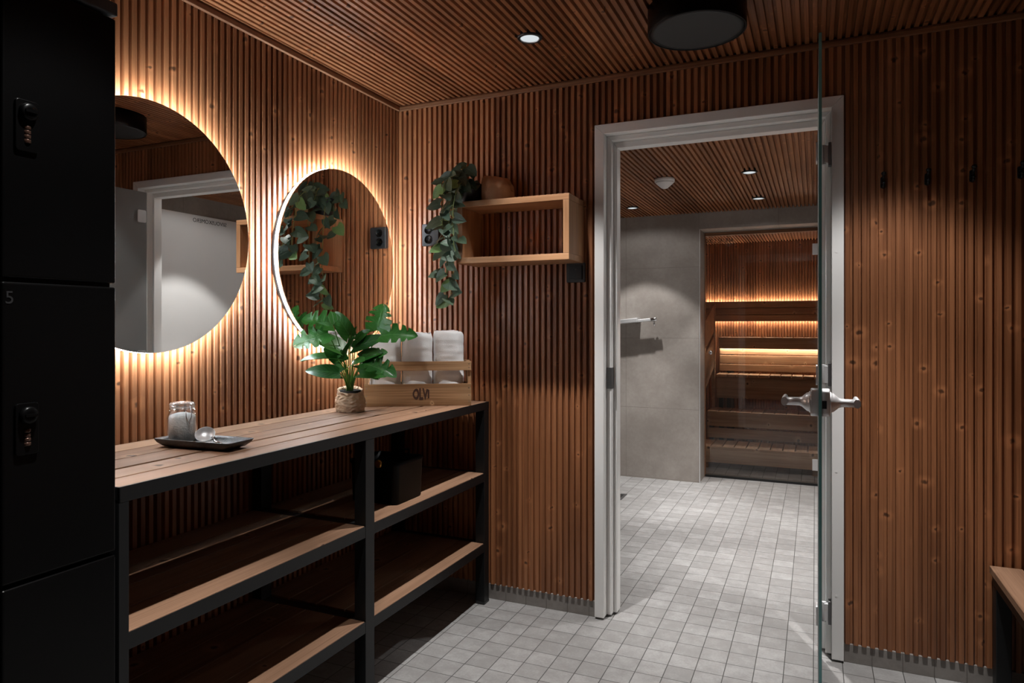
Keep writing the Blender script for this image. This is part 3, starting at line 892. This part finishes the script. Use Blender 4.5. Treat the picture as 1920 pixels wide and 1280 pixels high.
for (px, pz) in ((CW - 0.010, 0.018), (CW - 0.010, 0.046), (CW - 0.010, 0.078), (0.010, 0.018), (0.010, 0.046), (0.010, 0.078), (CW - 0.010, 0.166), (CW - 0.010, 0.183), (0.010, 0.166), (0.010, 0.183)):
    b = B(); b.lathe([(0.0022, -0.0006), (0.0018, -0.0001)], (px, 0, pz), 'y', 8); b.build('nail', M['satin_dark'], t)
me = text_mesh('OLVI', 0.05, 0.0003, 0.055)
xs = [v.co.x for v in me.vertices]; ys = [v.co.y for v in me.vertices]
xm, xw, ym, yw = (max(xs)+min(xs))/2, (max(xs)-min(xs))/2, (max(ys)+min(ys))/2, (max(ys)-min(ys))/2
for v in me.vertices:
    u = (v.co.x - xm) / xw
    k = math.sqrt(max(0.0, 1 - (u * 0.72) ** 2))
    v.co.x = u * 0.036
    v.co.y = (v.co.y - ym) / yw * 0.0265 * k
me.transform(basis((1, 0, 0), (0, 0, 1), (CW * 0.5 + 0.012, -0.0004, 0.052)))
link('burnt_logo', me, M['brand'], front)

def towel(i, lab):
    w, d, h = 0.139, 0.126, 0.296 + 0.008 * ((i * 7) % 3)
    tx = 0.018 + 0.068 + i * 0.1385
    base = V((cr_a.x, cr_a.y, CT + 0.0108))
    rot = Matrix.Rotation(cang, 4, 'Z')
    t = thing('rolled_towel', lab, 'towel', base + rot @ V((tx, CD/2, 0)), cang, 'rolled white towels in the crate')
    rings = []
    NH, NA = 40, 56
    for a in range(NH + 1):
        s = a / NH
        zz = h * s
        ring = []
        for j in range(NA):
            th_ = 2 * PI * j / NA
            ca, sa = math.cos(th_), math.sin(th_)
            ex = 3.4
            sup = (abs(ca) ** ex + abs(sa) ** ex) ** (-1 / ex) * (1.0 - 0.075 * (((th_ - math.radians(-38)) / (2 * PI)) % 1.0))
            edge = 1 - 0.10 * max(0, (s - 0.93) / 0.07) ** 2 - 0.03 * max(0, (0.04 - s) / 0.04)
            p = V((w/2 * ca * sup * edge, d/2 * sa * sup * edge, zz))
            n1 = noise.noise(V((p.x*14 + i*9, p.y*14, zz*60))) * 0.0040
            n2 = noise.noise(V((p.x*30 + i*5, p.y*30, zz*14))) * 0.0022
            p.x += ca * (n1 + n2) * 0.6; p.y += sa * (n1 + n2)
            if s > 0.9:
                p.z += (noise.noise(V((p.x*26 + i*3, p.y*26, 2))) * 0.011 + noise.noise(V((p.x*90 + i*3, p.y*90, 4))) * 0.005) * (s - 0.9) / 0.1
            ring.append(p)
        rings.append(ring)
    # top: spiral folds between the layers
    for q in (0.88, 0.74, 0.60, 0.46, 0.32, 0.18, 0.06):
        ring = []
        for j in range(NA):
            th_ = 2 * PI * j / NA
            r0 = rings[NH][j]
            dz = 0.006 * math.sin(q * 26 + th_) + noise.noise(V((r0.x*q*60, r0.y*q*60, i))) * 0.004
            ring.append(V((r0.x * q, r0.y * q, h + dz)))
        rings.append(ring)
    b = B(); b.ring_strip(rings, True, True, True); b.build('roll', M['terry'], t)
    return t
towel(0, 'left rolled white towel in the crate, partly behind the potted plant')
towel(1, 'middle rolled white towel standing in the crate')
towel(2, 'right rolled white towel in the crate, with the frayed edge')

# ------------------------------------------------------------------ leaves
def leaf(b, base, tip_dir, nrm, L, W, bend=0.25, fold=0.25, shape='heart', nu=6, nl=8, splits=0):
    """a curved leaf sheet as one island; base point, direction of the midrib, upper side"""
    td = V(tip_dir).normalized()
    nm = V(nrm); nm = (nm - td * nm.dot(td)).normalized()
    sd = td.cross(nm).normalized()
    rows_ = []
    for a in range(nl + 1):
        s = a / nl
        if shape == 'heart':
            wv = (math.sin(PI * min(1.0, (s * 0.86 + 0.14)) ** 0.8)) ** 0.8 if s < 1 else 0.0
        else:
            wv = (max(0.0, math.sin(PI * (s * 0.80 + 0.20) ** 1.0))) ** 0.6 if s < 1 else 0.0
        if splits:
            for q_ in (0.36, 0.56, 0.74):
                if abs(s - q_) < 0.6 / nl:
                    wv *= 0.45
        wv = max(wv, 0.02)
        row = []
        for c in range(-nu // 2, nu // 2 + 1):
            u = c / (nu / 2)
            back = -0.16 * L * abs(u) ** 1.5 * (1 - s) if shape == 'heart' else (-0.16 * (1 - s) ** 2 + 0.10 * s) * L * abs(u) ** 1.3
            drop = -bend * L * s * s
            fz = fold * W * 0.5 * abs(u) ** 1.4 * wv
            p = V(base) + td * (L * s + back) + sd * (u * W * 0.5 * wv) + nm * (drop + fz + noise.noise(V((base[0]*40 + u, base[1]*40 + s*2, base[2]*30))) * 0.05 * W)
            row.append((p, (0.5 + 0.5 * u, s)))
        rows_.append(row)
    vt = [[b.bm.verts.new(p) for p, _ in r] for r in rows_]
    for a in range(nl):
        for c in range(nu):
            f = b.bm.faces.new((vt[a][c], vt[a][c+1], vt[a+1][c+1], vt[a+1][c]))
            f.smooth = True
            for l, (r_, q_) in zip(f.loops, ((a, c), (a, c+1), (a+1, c+1), (a+1, c))):
                l[b.uv].uv = rows_[r_][q_][1]

CR = V((math.cos(YAW), math.sin(YAW), 0.0))
CF = V((-math.sin(YAW), math.cos(YAW), 0.0))
# ------------------------------------------------------------------ potted monstera
PX, PY, PZ = 0.142, 2.300, CT + 0.0004
t = thing('potted_plant', 'green split-leaf plant in a crumpled paper pot on the counter', 'potted plant', (PX, PY, PZ))
b = B()
rings = []
NP = 30
for i in range(NP + 1):
    s = i / NP
    ring = []
    for j in range(110):
        a = 2 * PI * j / 110
        r = 0.048 + 0.009 * math.sin(PI * min(1, s * 1.15 + 0.05)) - 0.002 * s
        p = V((math.cos(a) * 1.3, math.sin(a) * 1.3, s * 3.6))
        r += (1 - 2 * abs(noise.noise(p * 1.9))) * 0.0050 + (1 - 2 * abs(noise.noise(p * 3.7 + V((4, 2, 1))))) * 0.0032 + noise.noise(p * 7) * 0.0014
        z = (0.089 - 0.011 * math.cos(a - math.radians(-45))) * s + noise.noise(V((math.cos(a) * 2, math.sin(a) * 2, 5))) * 0.010 * max(0, s - 0.6)
        ring.append(V((r * math.cos(a), r * math.sin(a), max(0.0, z))))
    rings.append(ring)
for q, z in ((0.88, 0.088), (0.86, 0.078)):
    rings.append([V((p.x * q, p.y * q, min(z, p.z - 0.004))) for p in rings[NP]])
b.ring_strip(rings, True, True, False); b.build('paper_wrap', M['kraft_pale'], t)
b = B(); b.lathe([(0.040, 0.060), (0.0425, 0.0865), (0.0395, 0.0865), (0.038, 0.079), (0.001, 0.080)], seg=32); b.build('soil', M['soil'], t)
fol, stm = B(), B()
random.seed(11)
# (right of pot, above rim, toward camera, length, width, direction right, direction up, toward camera tilt, splits)
LV = [(-0.070, 0.265, 0.12, 0.110, 0.105, -0.9, 0.30, 0.3, 1), (-0.055, 0.235, 0.17, 0.125, 0.110, -0.9, -0.25, 0.5, 1), (-0.095, 0.250, 0.13, 0.060, 0.05, 0.9, 0.15, 0.4, 0),
      (0.012, 0.225, 0.06, 0.105, 0.060, -0.55, 0.85, 0.1, 0), (0.118, 0.245, 0.02, 0.100, 0.100, 0.15, 0.95, 0.15, 1), (0.135, 0.225, 0.04, 0.130, 0.085, 1.0, 0.12, 0.2, 1),
      (-0.030, 0.165, 0.10, 0.130, 0.095, -0.85, 0.55, 0.35, 0), (-0.020, 0.135, 0.13, 0.125, 0.080, -0.95, 0.20, 0.5, 0), (0.020, 0.175, 0.04, 0.125, 0.060, 0.9, 0.40, 0.2, 0),
      (0.010, 0.185, 0.05, 0.075, 0.042, 0.25, 0.95, 0.1, 0), (0.050, 0.135, 0.06, 0.090, 0.070, 0.8, 0.35, 0.4, 0), (0.070, 0.115, 0.10, 0.135, 0.100, 0.95, -0.12, 0.6, 1),
      (0.060, 0.125, 0.05, 0.105, 0.075, 0.7, 0.35, 0.55, 1), (-0.025, 0.078, 0.11, 0.118, 0.060, -0.95, 0.18, 0.4, 0), (0.052, 0.070, 0.06, 0.100, 0.050, 0.95, 0.05, 0.4, 0),
      (0.002, 0.140, 0.08, 0.090, 0.070, 0.15, 0.75, 0.6, 0), (-0.010, 0.120, 0.10, 0.080, 0.065, -0.5, 0.6, 0.6, 0), (0.035, 0.205, 0.03, 0.060, 0.040, 0.7, 0.7, 0.2, 0),
      (0.030, 0.110, 0.12, 0.080, 0.060, 0.45, 0.30, 0.8, 0), (0.062, 0.095, 0.03, 0.07, 0.055, 0.8, -0.4, 0.3, 0)]
for (r, u, c, L, W, dr, du, dc, sp) in LV:
    base = CR * r + V((0, 0, 0.085 + u)) - CF * c
    td = (CR * dr + V((0, 0, du)) - CF * dc * 0.6).normalized()
    W *= 1.12
    nm = V((0, 0, random.uniform(0.55, 1.0))) - CF * random.uniform(0.3, 0.9) + CR * random.uniform(-0.35, 0.35)
    tip = base + td * L
    for q in (base, tip):
        if q.x + PX < 0.085:
            sh_ = 0.085 - (q.x + PX)
            base = base + V((sh_, -sh_ * 0.2, 0))
    leaf(fol, base, td, nm, L, W, random.uniform(0.12, 0.3), random.uniform(0.15, 0.4), 'mon', 8, 26, sp)
    root = V((random.uniform(-0.016, 0.016), random.uniform(-0.016, 0.016), 0.079))
    mid = root.lerp(base, 0.55) + V((0, 0, 0.028)) - (CR * r) * 0.12
    pts = []
    for q in range(9):
        s = q / 8
        pts.append(root * (1-s)**2 + mid * 2*s*(1-s) + base * s*s)
    stm.tube(pts, [0.0030 - 0.0014 * q / 8 for q in range(9)], 6)
o = fol.build('foliage', M['monstera'], t, recalc=False); o['kind'] = 'stuff'
stm.build('stems', M['stem'], t)

# ------------------------------------------------------------------ hanging vine in a black pot
t = thing('hanging_vine', 'trailing green vine spilling from a black pot on the box shelf', 'hanging plant', (0.462, 2.758, 1.8185))
b = B(); b.lathe([(0.040, 0.0), (0.046, 0.004), (0.055, 0.078), (0.057, 0.080), (0.057, 0.086), (0.052, 0.086), (0.050, 0.072), (0.001, 0.072)], seg=36); b.build('pot', M['black_plastic'], t)
fol, stm = B(), B()
random.seed(5)
O = V((0.462, 2.758, 1.8185))
def vine(path, n0, size, spread):
    pts = [V(p) - O for p in path]
    # smooth path
    sm = []
    for i in range(len(pts) - 1):
        p0, p1, p2, p3 = pts[max(i-1, 0)], pts[i], pts[i+1], pts[min(i+2, len(pts)-1)]
        for q in range(6):
            s = q / 6
            sm.append(0.5 * ((2*p1) + (p2-p0)*s + (2*p0-5*p1+4*p2-p3)*s*s + (3*p1-p0-3*p2+p3)*s**3))
    sm.append(pts[-1])
    stm.tube(sm, 0.0016, 5)
    for i in range(n0):
        f = (i + 0.5) / n0 * (len(sm) - 1)
        p = sm[int(f)]
        side = 1 if i % 2 else -1
        a = random.uniform(-0.6, 0.6)
        out = V((side * spread * random.uniform(0.5, 1.0), -random.uniform(0.1, 0.75), random.uniform(-1.0, 0.1)))
        L = size * random.uniform(0.75, 1.2)
        base = p + out.normalized() * 0.012
        tipw = base + O + out.normalized() * L
        if tipw.y > D - 0.012:
            out.y = -0.3
        stm.tube([p, p.lerp(base, 0.6), base], 0.0009, 4)
        nm = V((random.uniform(-0.95, 0.75), -0.7, random.uniform(0.1, 0.8)))
        leaf(fol, base, out, nm, L, L * random.uniform(0.74, 0.90), random.uniform(0.05, 0.3), random.uniform(0.05, 0.35), 'heart', 6, 7)
vine([(0.470, 2.768, 1.89), (0.440, 2.72, 1.950), (0.415, 2.66, 1.93), (0.385, 2.60, 1.87)], 10, 0.068, 0.9)
vine([(0.475, 2.76, 1.89), (0.480, 2.72, 1.960), (0.482, 2.69, 1.975), (0.475, 2.64, 1.95)], 7, 0.060, 0.8)
vine([(0.450, 2.78, 1.89), (0.420, 2.80, 1.940), (0.395, 2.81, 1.93), (0.375, 2.80, 1.88)], 7, 0.062, 0.8)
vine([(0.47, 2.75, 1.89), (0.455, 2.66, 1.93), (0.440, 2.56, 1.88), (0.445, 2.53, 1.77), (0.450, 2.52, 1.67), (0.46, 2.52, 1.60)], 15, 0.066, 0.9)
vine([(0.46, 2.75, 1.89), (0.45, 2.69, 1.92), (0.445, 2.63, 1.84), (0.430, 2.61, 1.73), (0.425, 2.61, 1.60), (0.415, 2.62, 1.50)], 15, 0.066, 0.9)
vine([(0.45, 2.75, 1.89), (0.41, 2.71, 1.88), (0.388, 2.67, 1.78), (0.385, 2.66, 1.67), (0.390, 2.66, 1.56), (0.380, 2.67, 1.45), (0.376, 2.68, 1.375)], 14, 0.064, 0.85)
vine([(0.47, 2.74, 1.89), (0.490, 2.60, 1.88), (0.490, 2.54, 1.78), (0.500, 2.52, 1.68), (0.510, 2.51, 1.60), (0.525, 2.52, 1.555)], 11, 0.052, 0.8)
vine([(0.44, 2.77, 1.89), (0.39, 2.76, 1.86), (0.370, 2.74, 1.78), (0.365, 2.73, 1.72)], 6, 0.060, 0.8)
vine([(0.44, 2.68, 1.72), (0.425, 2.67, 1.58), (0.410, 2.67, 1.45), (0.395, 2.68, 1.37)], 7, 0.056, 0.9)
o = fol.build('foliage', M['vine'], t, recalc=False); o['kind'] = 'stuff'
stm.build('vines', M['vine_stem'], t)

# ------------------------------------------------------------------ wash room things
t = thing('shower_mixer', 'chrome shower bar with a ledge on the far grey tiled wall', 'shower mixer', (0.40, YW, 1.297))
rotb = Matrix.Rotation(math.radians(-5.5), 4, 'Y')
b = B(); b.box((-0.20, -0.12, -0.012), (0.150, -0.002, 0.024), mat=rotb); b.build('body', M['satin'], t, bevel=0.006, seg=3)
b = B(); b.box((0.1505, -0.115, -0.014), (0.255, -0.075, 0.010), mat=rotb); b.build('ledge', M['satin'], t, bevel=0.004)
b = B(); b.lathe([(0.014, 0.2555), (0.016, 0.258), (0.016, 0.302), (0.014, 0.305)], (0, -0.095, -0.002), 'x', 24, mat=None)
kn = b.build('valve_knob', M['chrome'], t); kn.rotation_euler = (0, math.radians(-5.5), 0)
b = B(); b.tube([(0.274, -0.070, 0.008), (0.277, -0.066, -0.030)], [0.009, 0.006], 12); b.build('lever', M['chrome'], t)
t = thing('floor_drain', 'dark metal floor drain by the left of the far tiled floor', 'floor drain', (0.50, 4.98, 0.0))
b = B(); b.box((-0.09, -0.09, 0.0003), (0.09, 0.09, 0.003)); b.build('grate', M['satin_dark'], t)
b = B()
for i in range(7):
    b.box((-0.07, -0.066 + i*0.02, 0.0031), (0.07, -0.058 + i*0.02, 0.0042))
b.build('slots', M['black_matte'], t)

t = thing('cleaning_closet_door', 'white closet door lettered SIIVOUSKOMERO, seen in the large round mirror', 'door', (0, 0, 0))
b = B(); b.box((2.205, 3.06, 0.01), (2.2145, 4.08, 2.052)); b.build('leaf', M['door_white'], t, bevel=0.002)
me = text_mesh('SIIVOUSKOMERO', 0.040, 0.0003)
wx = max(v.co.x for v in me.vertices)
for v in me.vertices:
    v.co.x *= 0.300 / wx
me.transform(basis((0, -1, 0), (0, 0, 1), (2.2046, 3.795, 2.002)))
o = link('lettering', me, M['ink'], t)
b = B(); b.tube([(2.2047, 3.16, 1.03), (2.165, 3.16, 1.03), (2.160, 3.175, 1.03), (2.160, 3.27, 1.03)], 0.009, 12); b.build('door_handle', M['satin'], t)

# sauna front: glass door with fittings
GYS = 5.955
t = thing('sauna_door', 'clear glass sauna door lettered SAUNA in the far wall', 'sauna door', (0, 0, 0))
b = B(); b.box((1.0365, GYS, 0.022), (1.935, GYS + 0.008, 2.020)); b.build('glass_panel', M['sauna_glass'], t)
b = B(); b.lathe([(0.009, GYS - 0.028), (0.016, GYS - 0.026), (0.017, GYS - 0.018), (0.009, GYS - 0.010), (0.009, GYS - 0.0006)], (1.078, 0, 1.045), 'y', 28); b.build('knob', M['chrome'], t)
for hz in (0.165, 1.878):
    b = B(); b.box((1.862, GYS - 0.010, hz - 0.045), (1.9345, GYS - 0.0006, hz + 0.045)); b.build('hinge', M['satin'], t, bevel=0.002)
me = text_mesh('000.2 SAUNA', 0.050, 0.0003)
wx = max(v.co.x for v in me.vertices)
for v in me.vertices:
    v.co.x *= 0.225 / wx
me.transform(basis((1, 0, 0), (0, 0, 1), (1.038, GYS - 0.0006, 1.966)))
link('lettering', me, M['ink'], t)
b = B()
b.prism([(1.0305, 0.0), (1.0350, 0.0), (1.0350, 2.022), (1.0305, 2.049)], GYS - 0.02, GYS + 0.03, 'y')
b.prism([(1.9365, 0.0), (1.9495, 0.0), (1.9495, 2.049), (1.9365, 2.022)], GYS - 0.02, GYS + 0.03, 'y')
b.prism([(1.0305, 2.0495), (1.0350, 2.0225), (1.9365, 2.0225), (1.9495, 2.0495)], GYS - 0.02, GYS + 0.03, 'y')
o = b.build('trim_4', M['trim_x'], bevel=0.002); struct(o)
b = B(); b.box((1.0352, GYS - 0.018, 0.0003), (1.9363, GYS + 0.026, 0.020)); o = b.build('trim_5', M['sauna_floor'], bevel=0.001); struct(o)
b = B(); b.box((1.0265, YW - 0.004, 0.0), (1.0335, YW - 0.0004, 2.049)); o = b.build('trim_6', M['satin']); struct(o)

# ------------------------------------------------------------------ sauna interior
def slats(b, x0, x1, y0, y1, z, th, w=0.1, gap=0.008):
    x = x0
    while x < x1 - 0.02:
        b.box((x, y0, z - th), (min(x + w - gap, x1), y1, z))
        x += w
def supports(t, spots):
    for (p0, p1) in spots:
        b = B(); b.box(p0, p1); b.build('support', M['black_matte'], t)
def strip(parent, p0, p1):
    b = B(); b.box(p0, p1); o = b.build('light_strip', M['led'], parent); o['label'] = 'glowing warm light strip'
t = thing('sauna_bench', 'upper sauna bench in the dark behind the glass, with glowing strips and boarded backrest', 'bench', (0, 0, 0), 0, None)
b = B()
for za, zb in ((1.315, 1.383), (1.388, 1.455), (1.460, 1.526)):
    b.box((0.62, SY - 0.060, za), (2.43, SY - 0.040, zb))
b.box((0.62, SY - 0.0398, 1.315), (2.43, SY - 0.034, 1.526))  # unseen backing added to stop strip light leaking between the boards
br = b.build('backrest', M['plank_x'], t, bevel=0.003)
strip(br, (0.62, SY - 0.032, 1.516), (2.43, SY - 0.012, 1.5262))
strip(br, (0.62, SY - 0.030, 1.321), (2.43, SY - 0.014, 1.331))
b = B(); slats(b, 0.98, 2.43, 7.262, SY - 0.012, 1.150, 0.026); b.build('seat', M['slat_y'], t, bevel=0.003)
b = B(); b.box((0.98, 7.235, 1.040), (2.43, 7.260, 1.150)); b.build('fascia', M['plank_x'], t, bevel=0.003)
strip(t, (0.98, 7.300, 1.056), (2.43, 7.320, 1.068))
supports(t, (((1.05, 7.36, 0.0), (1.09, SY - 0.014, 1.04)), ((2.36, 7.36, 0.0), (2.40, SY - 0.014, 1.04))))
t = thing('sauna_bench', 'middle sauna bench with lit front slat ends and a pale lit backrest', 'bench', (0, 0, 0))
b = B(); slats(b, 0.98, 2.43, 7.06, 7.298, 0.788, 0.028); b.build('seat', M['slat_y'], t, bevel=0.003)
b = B()
for za, zb in ((0.975, 1.035), (0.882, 0.968), (0.806, 0.876)):
    b.box((0.98, 7.345 - (1.035 - zb) * 0.05, za), (2.43, 7.358, zb))
b.build('backrest', M['plank_x'], t, bevel=0.004)
b = B(); b.box((0.98, 7.10, 0.55), (2.43, 7.12, 0.755)); b.build('fascia', M['plank_x'], t, bevel=0.003)
supports(t, (((1.0, 7.13, 0.0), (1.04, 7.17, 0.755)), ((2.36, 7.13, 0.0), (2.40, 7.17, 0.755))))
t = thing('sauna_bench', 'lower sauna bench with two front boards, one step above the lowest', 'bench', (0, 0, 0))
b = B(); slats(b, 0.945, 2.43, 6.724, 7.05, 0.462, 0.028); b.build('seat', M['slat_y'], t, bevel=0.003)
b = B(); b.box((0.945, 6.70, 0.322), (2.43, 6.722, 0.462)); b.box((0.945, 6.70, 0.214), (2.43, 6.722, 0.306)); b.build('fascia', M['plank_x'], t, bevel=0.003)
supports(t, (((0.96, 6.73, 0.0), (1.0, 6.77, 0.43)), ((2.38, 6.73, 0.0), (2.42, 6.77, 0.43))))
t = thing('sauna_step', 'low slatted wooden step on legs, nearest the sauna glass', 'step', (0, 0, 0))
b = B(); slats(b, 0.93, 2.43, 6.324, 6.69, 0.196, 0.026); b.build('seat', M['slat_y'], t, bevel=0.003)
b = B(); b.box((0.93, 6.30, 0.055), (2.43, 6.322, 0.196)); b.build('fascia', M['plank_x'], t, bevel=0.003)
for xx in (0.96, 1.86, 2.38):
    b = B(); b.box((xx, 6.325, 0.0), (xx + 0.045, 6.365, 0.169)); b.build('leg', M['plank_x'], t)
t = thing('added_cornice_light', 'added wooden cornice with an unseen light strip that brightens the sauna ceiling', 'light strip', (0, 0, 0))
b = B(); b.box((1.0, 6.001, 2.052), (2.2, 6.06, 2.066)); b.box((1.0, 6.055, 2.0665), (2.2, 6.06, 2.074)); b.build('ledge', M['trim_x'], t)
strip(t, (1.05, 6.015, 2.0665), (2.15, 6.040, 2.073))  # added source above the door, out of view, to brighten the sauna ceiling
t = thing('sauna_guard_rail', 'slanted boarded guard rail at the left inside the sauna', 'railing', (0, 0, 0))
b = B()
for (n0, n1, f0, f1) in ((1.03, 1.285, 1.215, 1.475), (0.66, 0.985, 0.86, 1.175)):
    b.prism([(6.33, n0), (7.0, f0), (7.0, f1), (6.33, n1)], 0.950, 0.970, 'x')
b.build('boards', M['plank_x'], t, bevel=0.002)
b = B(); b.box((0.946, 7.001, 0.4635), (0.976, 7.04, 1.485)); b.build('post', M['slat_y'], t)
